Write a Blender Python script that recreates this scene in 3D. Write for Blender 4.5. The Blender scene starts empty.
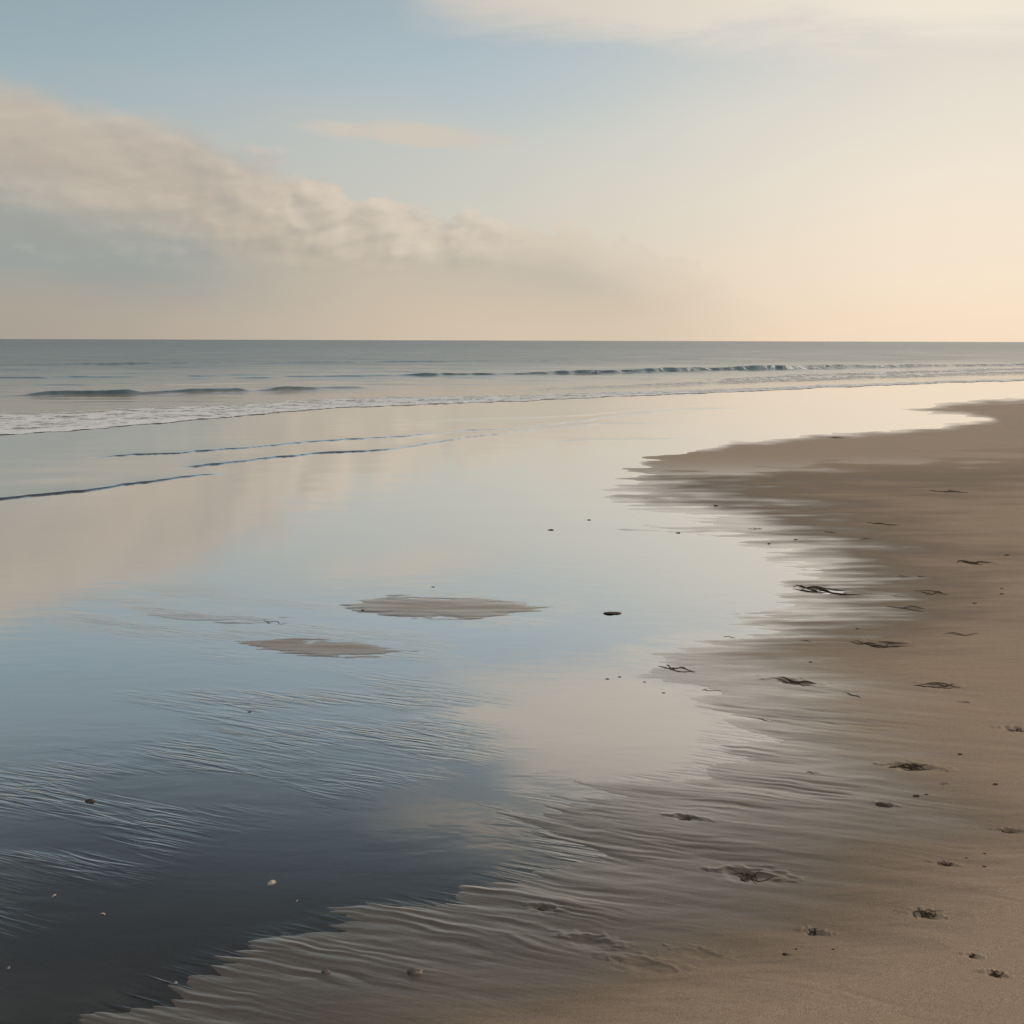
import bpy, math, random
import numpy as np

C = bpy.context.scene.collection
SC = bpy.context.scene

# ------------------------------------------------------------------ camera
F = 1236.0                                  # focal length in pixels (1024 wide)
PITCH = math.atan(171.5 / F)
ROLL = math.radians(0.17)
H = 1.6
cam_d = bpy.data.cameras.new('camera')
cam_d.sensor_width = 36.0
cam_d.lens = 36.0 * F / 1024.0
cam_d.clip_start = 0.05
cam_d.clip_end = 200000.0
cam = bpy.data.objects.new('camera', cam_d)
C.objects.link(cam)
cam.location = (0, 0, H)
cam.rotation_mode = 'YXZ'
cam.rotation_euler = (math.pi / 2 - PITCH, 0, 0)
from mathutils import Matrix
cam.rotation_mode = 'QUATERNION'
cam.rotation_quaternion = (Matrix.Rotation(math.pi / 2 - PITCH, 3, 'X') @ Matrix.Rotation(ROLL, 3, 'Z')).to_quaternion()
SC.camera = cam

# ------------------------------------------------------------------ view
SC.view_settings.view_transform = 'Standard'
SC.view_settings.look = 'None'
SC.view_settings.exposure = 0.0
SC.view_settings.gamma = 1.0
SC.cycles.use_denoising = True
SC.cycles.max_bounces = 6
SC.cycles.transparent_max_bounces = 12

# ------------------------------------------------------------------ node helpers
def lin(c):
    return tuple(((v / 255.0) / 12.92 if v / 255.0 <= 0.04045 else ((v / 255.0 + 0.055) / 1.055) ** 2.4) for v in c)

class NT:
    def __init__(s, tree):
        s.t = tree; s.n = tree.nodes; s.l = tree.links
    def new(s, kind, **kw):
        n = s.n.new(kind)
        for k, v in kw.items(): setattr(n, k, v)
        return n
    def put(s, sock, v):
        if v is None: return
        if hasattr(v, 'is_linked') or isinstance(v, bpy.types.NodeSocket): s.l.new(v, sock)
        elif isinstance(v, (tuple, list)) and len(v) == 3 and sock.type == 'RGBA': sock.default_value = (*v, 1)
        else: sock.default_value = v
    def m(s, op, a, b=None, c=None, clamp=False):
        n = s.new('ShaderNodeMath', operation=op); n.use_clamp = clamp
        for i, v in enumerate((a, b, c)):
            if v is not None: s.put(n.inputs[i], v)
        return n.outputs[0]
    def mr(s, v, a, b, c=0.0, d=1.0, smooth=True):
        n = s.new('ShaderNodeMapRange'); n.interpolation_type = 'SMOOTHSTEP' if smooth else 'LINEAR'
        s.put(n.inputs[0], v)
        for i, x in enumerate((a, b, c, d)): s.put(n.inputs[i + 1], x)
        return n.outputs[0]
    def ramp(s, v, stops, interp='LINEAR'):
        n = s.new('ShaderNodeValToRGB'); e = n.color_ramp.elements; n.color_ramp.interpolation = interp
        while len(e) < len(stops): e.new(0.5)
        for i, (p, c) in enumerate(stops):
            e[i].position = p
            e[i].color = (c, c, c, 1) if isinstance(c, (int, float)) else (*c, 1)
        s.put(n.inputs[0], v)
        return n.outputs[0]
    def mix(s, f, a, b, blend='MIX'):
        n = s.new('ShaderNodeMix', data_type='RGBA', blend_type=blend)
        s.put(n.inputs[0], f); s.put(n.inputs[6], a); s.put(n.inputs[7], b)
        return n.outputs[2]
    def noise(s, vec, scale=1.0, detail=4.0, rough=0.5, dist=0.0):
        n = s.new('ShaderNodeTexNoise'); s.put(n.inputs['Vector'], vec)
        n.inputs['Scale'].default_value = scale; n.inputs['Detail'].default_value = detail
        n.inputs['Roughness'].default_value = rough; n.inputs['Distortion'].default_value = dist
        return n.outputs[0]
    def comb(s, x, y, z=0.0):
        n = s.new('ShaderNodeCombineXYZ')
        for i, v in enumerate((x, y, z)): s.put(n.inputs[i], v)
        return n.outputs[0]

# ------------------------------------------------------------------ sky
SUN_AZ, SUN_EL = 62.0, 13.0                   # degrees right of the view, above the horizon
world = bpy.data.worlds.new('World'); SC.world = world; world.use_nodes = True
world.cycles.sampling_method = 'MANUAL'; world.cycles.sample_map_resolution = 256
world.node_tree.nodes.clear()
W = NT(world.node_tree)
tc = W.new('ShaderNodeTexCoord').outputs['Generated']
nrm = W.new('ShaderNodeVectorMath', operation='NORMALIZE'); W.put(nrm.inputs[0], tc)
sep = W.new('ShaderNodeSeparateXYZ'); W.put(sep.inputs[0], nrm.outputs[0])
el = W.m('MULTIPLY', W.m('ARCSINE', sep.outputs[2]), 180 / math.pi)
az = W.m('MULTIPLY', W.m('ARCTAN2', sep.outputs[0], sep.outputs[1]), 180 / math.pi)
elp = W.m('MAXIMUM', el, 0.0)
e60 = W.m('DIVIDE', elp, 60.0, clamp=True)
def skyramp(tab): return W.ramp(e60, [(e / 60.0, lin(c)) for e, c in tab])
left = skyramp([(0, (176, 166, 153)), (5, (184, 180, 170)), (8, (176, 186, 186)), (11, (160, 178, 185)), (15, (144, 163, 174)), (18, (112, 127, 136)), (22, (84, 93, 100)), (30, (78, 82, 86)), (60, (132, 134, 136))])
mid = skyramp([(0, (218, 200, 178)), (3, (216, 203, 185)), (6, (207, 205, 194)), (9, (192, 200, 198)), (12, (177, 192, 199)), (15, (164, 180, 188)), (20, (124, 140, 150)), (25, (86, 94, 98)), (32, (80, 83, 86)), (60, (134, 135, 136))])
right = skyramp([(0, (249, 225, 198)), (3, (248, 230, 207)), (7, (243, 230, 212)), (10, (232, 224, 210)), (15, (216, 211, 201)), (20, (186, 184, 178)), (28, (134, 134, 134)), (60, (136, 138, 140))])
glow = skyramp([(0, (255, 232, 196)), (6, (255, 238, 210)), (14, (250, 232, 208)), (28, (205, 198, 186)), (60, (140, 140, 140))])
f1 = W.mr(az, -24, 1)
f2 = W.mr(az, -4, 21)
f3 = W.m('MULTIPLY', W.mr(az, 24, 55), W.mr(az, 110, 70))
col = W.mix(f3, W.mix(f2, W.mix(f1, left, mid), right), glow)
# sky lightly streaked with high cirrus
sv = W.comb(W.m('MULTIPLY', az, 0.045), W.m('MULTIPLY', el, 0.22), 3.7)
n_cir = W.noise(sv, 1.0, 6, 0.6, 0.6)
# veil that covers the upper right, its lower edge slanting up to the left
edge = W.m('ADD', W.m('ADD', el, W.m('MULTIPLY', az, 0.045)), W.m('MULTIPLY', W.m('SUBTRACT', n_cir, 0.5), 8.5))
veil = W.m('MULTIPLY', W.mr(edge, 12.0, 15.0), W.mr(W.m('SUBTRACT', edge, W.m('MULTIPLY', az, 0.4)), 18.3, 16.2))
veil = W.m('MULTIPLY', veil, W.mr(W.m('ADD', W.m('ADD', az, W.m('MULTIPLY', W.m('SUBTRACT', el, 15.0), W.mr(el, 14.0, 15.0, 0.0, 1.2))), W.m('MULTIPLY', W.m('SUBTRACT', n_cir, 0.5), 14.0)), -7, -1))
veilc = W.mix(W.mr(az, -4, 22), lin((218, 208, 194)), lin((247, 236, 220)))
col = W.mix(W.m('MULTIPLY', veil, 0.92), col, veilc)
# second bank, higher than the photograph's top edge (it shows in the wet sand)
edge2 = W.m('ADD', W.m('SUBTRACT', el, W.m('MULTIPLY', az, 0.12)), W.m('MULTIPLY', W.m('SUBTRACT', n_cir, 0.5), 9.0))
bank2 = W.m('MULTIPLY', W.m('MULTIPLY', W.mr(edge2, 19.4, 20.4), W.mr(edge2, 22.6, 21.0)), W.mr(az, -9, 0))
col = W.mix(W.m('MULTIPLY', bank2, 0.75), col, lin((206, 192, 172)))
n_soft = W.noise(W.comb(W.m('MULTIPLY', az, 0.03), W.m('MULTIPLY', el, 0.12), 9.1), 1.0, 4, 0.5, 0.3)
col = W.mix(W.m('MULTIPLY', W.m('MULTIPLY', W.mr(n_soft, 0.48, 0.72), W.mr(el, 2, 9)), 0.5), col, W.mix(W.mr(az, -20, 24), lin((186, 186, 180)), lin((243, 230, 210))))
# small wisp over the middle of the bank
wx = W.m('DIVIDE', W.m('SUBTRACT', az, -4.6), 7.2)
wl = W.m('SUBTRACT', el, W.m('ADD', 9.05, W.m('MULTIPLY', wx, -0.45)))
n_w = W.noise(W.comb(W.m('MULTIPLY', az, 0.33), W.m('MULTIPLY', el, 0.9), 1.3), 1.0, 5, 0.6, 0.4)
wm = W.m('SUBTRACT', W.m('SUBTRACT', 1.0, W.m('ADD', W.m('POWER', W.m('ABSOLUTE', wx), 2.0), W.m('POWER', W.m('ABSOLUTE', W.m('DIVIDE', wl, 0.62)), 2.0))), W.m('MULTIPLY', W.m('SUBTRACT', 0.55, n_w), 2.6))
col = W.mix(W.m('MULTIPLY', W.mr(wm, -0.1, 1.0), 0.75), col, lin((212, 200, 184)))
# the low bank on the left
az01 = W.m('DIVIDE', W.m('ADD', az, 60.0), 100.0, clamp=True)
def A(a): return (a + 60.0) / 100.0
top = W.m('MULTIPLY', W.ramp(az01, [(A(-60), 0.76), (A(-27), 0.76), (A(-21), 0.725), (A(-18.6), 0.675), (A(-14.3), 0.645), (A(-12.8), 0.555), (A(-9.5), 0.49), (A(-6.5), 0.445), (A(-2), 0.40), (A(2.2), 0.35), (A(6.4), 0.26), (A(12), 0.14), (A(20), 0.0)]), 15.0)
cv = W.comb(W.m('MULTIPLY', az, 0.15), W.m('MULTIPLY', el, 0.40), 7.9)
n_c = W.noise(cv, 1.0, 7, 0.52, 0.0)
cv2 = W.comb(W.m('MULTIPLY', W.m('ADD', az, 0.55), 0.15), W.m('MULTIPLY', W.m('ADD', el, 0.35), 0.40), 7.9)
n_c2 = W.noise(cv2, 1.0, 7, 0.52, 0.0)
n_big = W.noise(W.comb(W.m('MULTIPLY', az, 0.05), W.m('MULTIPLY', el, 0.3), 2.2), 1.0, 3, 0.5, 0.2)
n_b = W.noise(W.comb(W.m('MULTIPLY', az, 0.36), W.m('MULTIPLY', el, 0.5), 4.4), 1.0, 4, 0.5, 0.0)
def puffs(da, de):
    x = W.m('ADD', W.m('ADD', az, da), W.m('MULTIPLY', W.m('SUBTRACT', n_b, 0.5), 2.6)); y = W.m('ADD', W.m('ADD', el, de), W.m('MULTIPLY', W.m('SUBTRACT', n_c, 0.5), 1.6))
    tot = None
    for sc_, wt in ((0.42, 1.0), (1.15, 0.40)):
        v_ = W.new('ShaderNodeTexVoronoi'); v_.feature = 'F1'; v_.inputs['Scale'].default_value = 1.0
        W.put(v_.inputs['Vector'], W.comb(W.m('MULTIPLY', x, sc_), W.m('MULTIPLY', y, sc_ * 1.35), 0.7))
        q_ = W.m('MULTIPLY', W.m('SUBTRACT', 0.42, v_.outputs['Distance']), wt)
        tot = q_ if tot is None else W.m('ADD', tot, q_)
    return tot
bil = puffs(0.0, 0.0); bil2 = puffs(0.5, 0.4)
lump = W.m('ADD', W.m('MULTIPLY', W.m('SUBTRACT', n_c, 0.5), 3.0), W.m('MULTIPLY', bil, W.mr(az, -16, -8, 0.4, 1.6)))
depth = W.m('ADD', W.m('SUBTRACT', top, el), lump)
soft = W.mr(az, -14, -8, 1.4, 0.32)
mask = W.mr(W.m('DIVIDE', depth, soft), -0.3, 1.0)
d01 = W.m('DIVIDE', W.m('ADD', W.m('MAXIMUM', W.m('ADD', W.m('SUBTRACT', top, el), W.m('MULTIPLY', lump, 0.35)), 0.0), W.m('MULTIPLY', W.m('SUBTRACT', n_big, 0.5), 4.0)), 14.0, clamp=True)
c_left = W.ramp(d01, [(0.0, lin((196, 184, 170))), (0.24, lin((190, 178, 163))), (0.40, lin((164, 166, 160))), (0.54, lin((155, 161, 159))), (0.64, lin((168, 165, 154))), (0.8, lin((176, 167, 153))), (1.0, lin((176, 167, 153)))])
c_right = W.ramp(d01, [(0.0, lin((220, 207, 189))), (0.07, lin((212, 199, 182))), (0.16, lin((197, 188, 173))), (0.3, lin((204, 191, 172))), (0.5, lin((211, 195, 173)))])
cc = W.mix(W.mr(az, -17, 0), c_left, c_right)
shade = W.m('MULTIPLY', W.m('ADD', W.m('SUBTRACT', n_c, n_c2), W.m('MULTIPLY', W.m('SUBTRACT', bil, bil2), W.mr(az, -18, -9, 0.03, 0.30))), W.m('MULTIPLY', W.mr(elp, 2.5, 4.5), W.mr(az, 3, -3)))
cc = W.mix(W.m('MULTIPLY', shade, W.mr(az, -20, -7, 1.6, 3.2), clamp=True), cc, lin((232, 216, 196)))
cc = W.mix(W.m('MULTIPLY', shade, W.mr(az, -20, -7, -1.6, -2.4), clamp=True), cc, lin((140, 142, 140)))
low = W.mr(W.m('SUBTRACT', el, W.m('MULTIPLY', W.m('SUBTRACT', n_big, 0.5), 2.0)), 3.4, 0.2)
cc = W.mix(W.m('MULTIPLY', low, 0.9), cc, W.mix(W.mr(az, -24, 2), lin((172, 163, 151)), lin((217, 199, 177))))
fade = W.mr(az, 13, 2)
col = W.mix(W.m('MULTIPLY', mask, W.m('MULTIPLY', fade, 0.96)), col, cc)
# the clear air behind it
skyt = W.new('ShaderNodeTexSky'); skyt.sky_type = 'NISHITA'; skyt.sun_disc = False
skyt.sun_elevation = math.radians(SUN_EL); skyt.sun_rotation = math.radians(SUN_AZ)
skyt.altitude = 0; skyt.air_density = 1.0; skyt.dust_density = 2.0; skyt.ozone_density = 1.0
STR = 0.1
cloud10 = W.new('ShaderNodeVectorMath', operation='SCALE'); W.put(cloud10.inputs[0], col); cloud10.inputs['Scale'].default_value = 1.0 / STR
final = W.mix(0.95, skyt.outputs[0], cloud10.outputs[0])
bg = W.new('ShaderNodeBackground'); W.put(bg.inputs[0], final); bg.inputs[1].default_value = STR
wo = W.new('ShaderNodeOutputWorld'); W.put(wo.inputs[0], bg.outputs[0])

# ------------------------------------------------------------------ sun
sd = bpy.data.lights.new('sun', 'SUN'); sd.energy = 1.8; sd.angle = math.radians(10); sd.color = (1.0, 0.80, 0.60)
sun = bpy.data.objects.new('sun', sd); C.objects.link(sun)
sa, se = math.radians(SUN_AZ), math.radians(SUN_EL)
from mathutils import Vector
sdir = Vector((math.sin(sa) * math.cos(se), math.cos(sa) * math.cos(se), math.sin(se)))
sun.rotation_euler = sdir.to_track_quat('Z', 'Y').to_euler()
sun.location = sdir * 50

# ------------------------------------------------------------------ shape of the shore
SLOPE = math.tan(math.radians(1.0))
def base_z(Y):
    """the beach falls 1 degree towards the sea and levels out"""
    Y = np.asarray(Y, float)
    k = 2.5
    # soft minimum of Y and 11
    sm = -k * np.logaddexp(-Y / k, -11.0 / k)
    return -SLOPE * sm
SEA = float(base_z(200.0))

cp, sp_ = math.cos(PITCH), math.sin(PITCH)
KR = math.tan(ROLL)
def px_of(X, Y, Z):
    d = Y * cp - (Z - H) * sp_
    u = X / d
    v = -((Z - H) * cp + Y * sp_) / d       # down positive
    px = 512 + F * u; py = 512 + F * v
    # v above is for the point's offset from the optical axis
    return px, py + KR * (px - 512), d
def ray_dir(px, py):
    px = np.asarray(px, float); py = np.asarray(py, float) - KR * (px - 512)
    u = (px - 512) / F; v = (py - 512) / F
    # camera axes: right x, forward (0,cp,-sp), up (0,sp,cp)
    return u, cp - v * sp_, -sp_ - v * cp
def at(px, py):
    """pixel -> point on the beach plane"""
    dx, dy, dz = ray_dir(px, py)
    dz = np.minimum(dz, -1e-6)
    z = np.zeros_like(dz * 1.0)
    for _ in range(40):
        t = (z - H) / dz
        zn = base_z(t * dy)
        z = 0.5 * z + 0.5 * zn
    t = (z - H) / dz
    return t * dx, t * dy
def v_check():
    X, Y = at(700.0, 800.0); return px_of(X, Y, base_z(Y))

# ---- noise
def _hash(ix, iy, seed):
    h = (ix.astype(np.int64) * 374761393 + iy.astype(np.int64) * 668265263 + seed * 974711) & 0xffffffff
    h = ((h ^ (h >> 13)) * 1274126177) & 0xffffffff
    h = ((h ^ (h >> 16)) * 2246822519) & 0xffffffff
    return ((h ^ (h >> 15)) & 0xffffff) / float(0xffffff)
def vnoise(x, y, seed=0):
    x = np.asarray(x, float); y = np.asarray(y, float)
    ix = np.floor(x); iy = np.floor(y); fx = x - ix; fy = y - iy
    out = 0
    g = {}
    for a in (0, 1):
        for b in (0, 1):
            ang = _hash(ix + a, iy + b, seed) * 2 * np.pi
            g[a, b] = np.cos(ang) * (fx - a) + np.sin(ang) * (fy - b)
    ux = fx * fx * fx * (fx * (fx * 6 - 15) + 10); uy = fy * fy * fy * (fy * (fy * 6 - 15) + 10)
    return ((g[0, 0] * (1 - ux) + g[1, 0] * ux) * (1 - uy) + (g[0, 1] * (1 - ux) + g[1, 1] * ux) * uy) * 1.5
def fbm(x, y, oct=3, seed=0, gain=0.5):
    s = 0; a = 1.0
    for i in range(oct):
        s = s + a * vnoise(x * 2 ** i, y * 2 ** i, seed + i * 17); a *= gain
    return s
def sstep(x, a, b):
    t = np.clip((x - a) / (b - a), 0, 1); return t * t * (3 - 2 * t)

def sdist(px, py, poly, ky=2.5):
    """signed distance to a polygon, + inside; y weighted (foreshortening)"""
    P = np.array(poly, float); P[:, 1] *= ky
    qx, qy = px, py * ky
    best = np.full(np.shape(px), 1e18); inside = np.zeros(np.shape(px), bool)
    n = len(P)
    for i in range(n):
        ax, ay = P[i]; bx, by = P[(i + 1) % n]
        ex, ey = bx - ax, by - ay
        t = np.clip(((qx - ax) * ex + (qy - ay) * ey) / (ex * ex + ey * ey + 1e-9), 0, 1)
        dx = qx - ax - t * ex; dy = qy - ay - t * ey
        best = np.minimum(best, dx * dx + dy * dy)
        c = ((ay > qy) != (by > qy)) & (qx < (bx - ax) * (qy - ay) / (by - ay + 1e-12) + ax)
        inside ^= c
    d = np.sqrt(best)
    return np.where(inside, d, -d)

# outlines of what stands clear of the water film, in picture coordinates of the beach plane
SAND = [(3200, 398), (1024, 398), (985, 399), (950, 402), (905, 411), (950, 415), (985, 419), (940, 426), (880, 431),
        (800, 436), (735, 443), (690, 449), (640, 456), (628, 470), (612, 492), (640, 508), (700, 520), (760, 541), (812, 560),
        (835, 580), (815, 600), (760, 622), (690, 640), (640, 652), (655, 672), (690, 690), (715, 712), (722, 742), (700, 772),
        (640, 786), (540, 797), (505, 808), (530, 838), (560, 856), (520, 876), (470, 892), (430, 905), (340, 915),
        (262, 944), (190, 968), (110, 1015), (40, 1060), (-100, 1200), (-100, 1700), (3200, 1700)]
ISLE_A = [(345, 605), (380, 598), (450, 597), (500, 600), (545, 608), (520, 614), (470, 619), (410, 617), (365, 612)]
ISLE_B = [(225, 641), (290, 637), (360, 642), (418, 650), (370, 658), (300, 657), (255, 650)]
ISLE_C = [(110, 613), (200, 608), (300, 618), (260, 625), (170, 622)]
RIP_A = [(-200, 835), (60, 770), (170, 700), (300, 690), (400, 688), (478, 716), (452, 742), (400, 768), (300, 792), (200, 815),
         (110, 862), (40, 905), (-60, 940), (-300, 980)]
TIP = [(1024, 398), (985, 399), (950, 402), (905, 411), (950, 415), (1010, 420), (1100, 424)]

TH = math.radians(25)
def macro(px, py, X, Y):
    """height (m) of the sand above the water film without small relief, and dryness 0..1"""
    wob = 26 * fbm(X * 0.9 + Y * .3, Y * 1.5, 3, 5) * sstep(py, 430, 560) + 5 * fbm(px / 60, py / 9, 2, 9)
    st = fbm(px / 120 + py / 35, py / 3.4, 3, 14) + 0.5 * fbm(px / 34, py / 1.6, 2, 15)
    d = sdist(px, py, SAND) + wob
    d = d + 25 * st * sstep(py, 440, 492) * sstep(py, 720, 600) + 22 * sstep(py, 490, 530) * sstep(py, 640, 600) + 5 * fbm(px / 40, py / 2.6, 2, 16) * sstep(py, 520, 440)
    d = d + 16 * fbm((X * math.cos(TH) - Y * math.sin(TH)) / .7, (X * math.sin(TH) + Y * math.cos(TH)) / .12, 2, 18) * sstep(py, 600, 760)
    far = sstep(py, 462, 436) * sstep(px, 640, 760)
    h = np.where(d > 0, 0.000075 * d + 0.00000012 * d * d, 0.00010 * d)
    h = h + far * np.where(d > 0, 0.0003 * np.minimum(d, 90), 0)
    h = np.clip(h, -0.010, 0.06)
    h = h - 0.0005
    for poly, amp in ((ISLE_A, 0.0046), (ISLE_B, 0.0022), (ISLE_C, 0.0004)):
        di = sdist(px, py, poly) + 9 * fbm(px / 42, py / 2.0, 3, 3)
        h = np.maximum(h, -0.010 + (0.0095 + amp) * sstep(di, -22, 12))
    dr = sdist(px, py, RIP_A) + 40 * fbm(px / 90, py / 30, 2, 21)
    h = np.maximum(h, -0.0075 + 0.0057 * sstep(dr, -90, 50) - 0.0016 * sstep(vnoise(X / .5, Y / .25, 23), -.1, .3))
    return h, d

# tracks, scuffs and pits in the sand: (px, py, half width px, depth m)
PITS = [(748, 882, 30, .008), (912, 773, 24, .009), (686, 820, 15, .006), (1017, 737, 14, .010), (882, 646, 24, .006),
        (792, 684, 22, .006), (828, 591, 30, .006), (978, 565, 17, .008), (815, 945, 12, .008), (945, 878, 10, .007),
        (1010, 842, 11, .008), (925, 933, 16, .008), (886, 811, 10, .006), (949, 493, 15, .01), (939, 691, 16, .006),
        (543, 911, 15, .006), (640, 760, 12, .003), (590, 948, 26, .005), (640, 975, 30, .005), (700, 965, 22, .004),
        (995, 997, 10, .008), (973, 978, 8, .006), (786, 968, 6, .004)]

def relief(X, Y, px, py, hm, dist, d):
    a = X * math.cos(TH) - Y * math.sin(TH)
    b = X * math.sin(TH) + Y * math.cos(TH)
    wa = 0.07 * vnoise(a * 1.1, b * 1.3, 40) + 0.022 * vnoise(a * 4, b * 5, 41) + 0.008 * vnoise(a * 11, b * 16, 42)
    b2 = b + wa
    res = dist * dist / (H * F)              # ground depth of one pixel row
    def band(w): return sstep(res, w * 0.62, w * 0.22)
    out = 0
    # flat tongues
    r0 = fbm(a / 1.3, b2 / 0.22, 2, 50)
    out = out + 0.0024 * r0 * band(.22)
    r1 = vnoise(a / 0.42, b2 / 0.048, 52)
    ridge = 1 - np.abs(r1) * 2.2
    patch = sstep(vnoise(a / 1.1, b / 0.45, 60), -0.35, 0.35)
    out = out + 0.0013 * (ridge - 0.4) * (0.30 + 0.70 * patch) * band(.06)
    r2 = vnoise(a / 0.24, b2 / 0.024, 54)
    patch2 = sstep(vnoise(a / 0.7, b / 0.30, 61), -0.2, 0.4)
    out = out + 0.0017 * r2 * (0.15 + 0.85 * patch2) * band(.026)
    r3 = vnoise(a / 0.13, b2 / 0.011, 56)
    out = out + 0.0008 * r3 * (0.3 + 0.7 * patch) * band(.011)
    # relief dies away up the dry beach
    dry = sstep(d, 30, 300)
    calm = sstep(vnoise(a / 1.7, b / 0.5, 66) + 0.5 * vnoise(a / .6, b / 0.2, 67), 0.25, -0.35)
    brk_ = sstep(vnoise(a / 0.33, b2 / 0.10, 63) + 0.4 * vnoise(a / .12, b2 / .04, 64), -0.45, 0.3)
    out = out * (1 + 0.85 * sstep(d, -75, 0) * sstep(d, 260, 60) * sstep(py, 640, 740)) * (0.42 + 0.58 * brk_)
    return out * (1 - 0.80 * dry * (0.55 + 0.45 * calm)) * (1 - 0.35 * calm)

def ground_h(X, Y):
    Z0 = base_z(Y)
    px, py, dist = px_of(X, Y, Z0)
    behind = Y < 1.2
    px = np.where(behind, 512 + (X) * 400, px); py = np.where(behind, 1500, np.minimum(py, 1500))
    hm, d = macro(px, py, X, Y)
    h = hm + relief(X, Y, px, py, hm, np.maximum(dist, 1.0), d)
    # metre-scale swell of the dry beach
    h = h + 0.010 * sstep(d, 60, 500) * fbm(X * 0.5, Y * 0.45, 2, 77)
    for (qx, qy, w, dep) in PITS:
        gx, gy = at(float(qx), float(qy))
        dd = math.hypot(gx, gy)
        rw = w * dd / F
        ex = (X - gx) * math.cos(TH) - (Y - gy) * math.sin(TH); ey = (X - gx) * math.sin(TH) + (Y - gy) * math.cos(TH)
        q = np.sqrt((ex / rw) ** 2 + (ey / (rw * 0.55)) ** 2 + 1e-9) * (1 + 0.45 * vnoise(ex / rw * 2 + qx, ey / rw * 3, 91))
        h = h - dep * np.exp(-q * q * 2.2) + dep * 0.42 * np.exp(-((q - 1.25) / 0.35) ** 2) * (0.5 + 0.5 * np.sign(ey))
    return h, d, py

def film_z(X, Y):
    """the thin sheet of water: level with the beach plane, with the steps of the last swash"""
    Z0 = base_z(Y)
    px, py, dist = px_of(X, Y, Z0)
    z = Z0 + 0
    wv = 1.0 * fbm(px / 70, py / 40, 2, 31) + 0.45 * vnoise(px / 17, py / 9, 35)
    for line, hgt, x0, x1 in SWASH:
        L = np.array(line, float)
        yl = np.interp(px, L[:, 0], L[:, 1]) + wv
        Yl = at(px, yl)[1]
        dY = Y - Yl
        m = sstep(px, x0, x0 + 40) * sstep(px, x1, x1 - 90) * (1.0 + 0.2 * vnoise(px / 45, 0 * px, 37))
        m = np.where(np.abs(py - yl) < 60, m, 0)
        z = z + hgt * m * (sstep(dY, -0.015, 0.03) * np.exp(-np.maximum(dY, 0) / 0.9))
    # gentle long undulation
    z = z + 0.0012 * vnoise(X / 1.6, Y / 0.9, 44) * sstep(dist, 8, 14)
    return z
SWASH = [([(-300, 530), (0, 499), (60, 493), (100, 489), (150, 482), (202, 475), (260, 470)], 0.018, -260, 250),
         ([(60, 461), (120, 456), (200, 452), (250, 448), (330, 441), (400, 436), (460, 432), (512, 429), (580, 421), (680, 409)], 0.016, 80, 790),
         ([(170, 470), (220, 464), (270, 459), (330, 453), (400, 448), (430, 444), (520, 431), (600, 424)], 0.018, 165, 690),
         ([(500, 443), (565, 441), (680, 438), (760, 436)], 0.010, 540, 720),
         ([(380, 424), (480, 420), (600, 414), (760, 400)], 0.008, 400, 760)]

# ------------------------------------------------------------------ mesh from a grid
def grid_mesh(name, X, Y, Z, keep=None, attrs=None, smooth=True):
    R, K = X.shape
    co = np.stack([X, Y, Z], -1).reshape(-1, 3).astype(np.float32)
    idx = np.arange(R * K).reshape(R, K)
    q = np.stack([idx[:-1, :-1], idx[:-1, 1:], idx[1:, 1:], idx[1:, :-1]], -1).reshape(-1, 4)
    if keep is not None:
        kq = (keep[:-1, :-1] | keep[:-1, 1:] | keep[1:, 1:] | keep[1:, :-1]).reshape(-1)
        q = q[kq]
        used = np.zeros(R * K, bool); used[q.reshape(-1)] = True
        remap = np.cumsum(used) - 1
        co = co[used]; q = remap[q]
        if attrs: attrs = {k: v.reshape(-1)[used] for k, v in attrs.items()}
    me = bpy.data.meshes.new(name)
    me.vertices.add(len(co)); me.vertices.foreach_set('co', co.reshape(-1))
    me.loops.add(len(q) * 4); me.loops.foreach_set('vertex_index', q.reshape(-1).astype(np.int32))
    me.polygons.add(len(q)); me.polygons.foreach_set('loop_start', np.arange(0, len(q) * 4, 4, dtype=np.int32))
    me.polygons.foreach_set('loop_total', np.full(len(q), 4, np.int32))
    me.update(calc_edges=True)
    if smooth: me.polygons.foreach_set('use_smooth', np.ones(len(q), bool))
    for k, v in (attrs or {}).items():
        at_ = me.attributes.new(k, 'FLOAT', 'POINT'); at_.data.foreach_set('value', v.reshape(-1).astype(np.float32))
    return me
def link(name, me, mat, kind=None, label=None, cat=None, group=None):
    o = bpy.data.objects.new(name, me); C.objects.link(o)
    if mat: me.materials.append(mat)
    if kind: o['kind'] = kind
    if label: o['label'] = label
    if cat: o['category'] = cat
    if group: o['group'] = group
    return o
def attr(T, name):
    return T.new('ShaderNodeAttribute', attribute_name=name).outputs['Fac']
def material(name):
    m = bpy.data.materials.new(name); m.use_nodes = True; m.node_tree.nodes.clear()
    T = NT(m.node_tree); out = T.new('ShaderNodeOutputMaterial')
    return m, T, out

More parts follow.
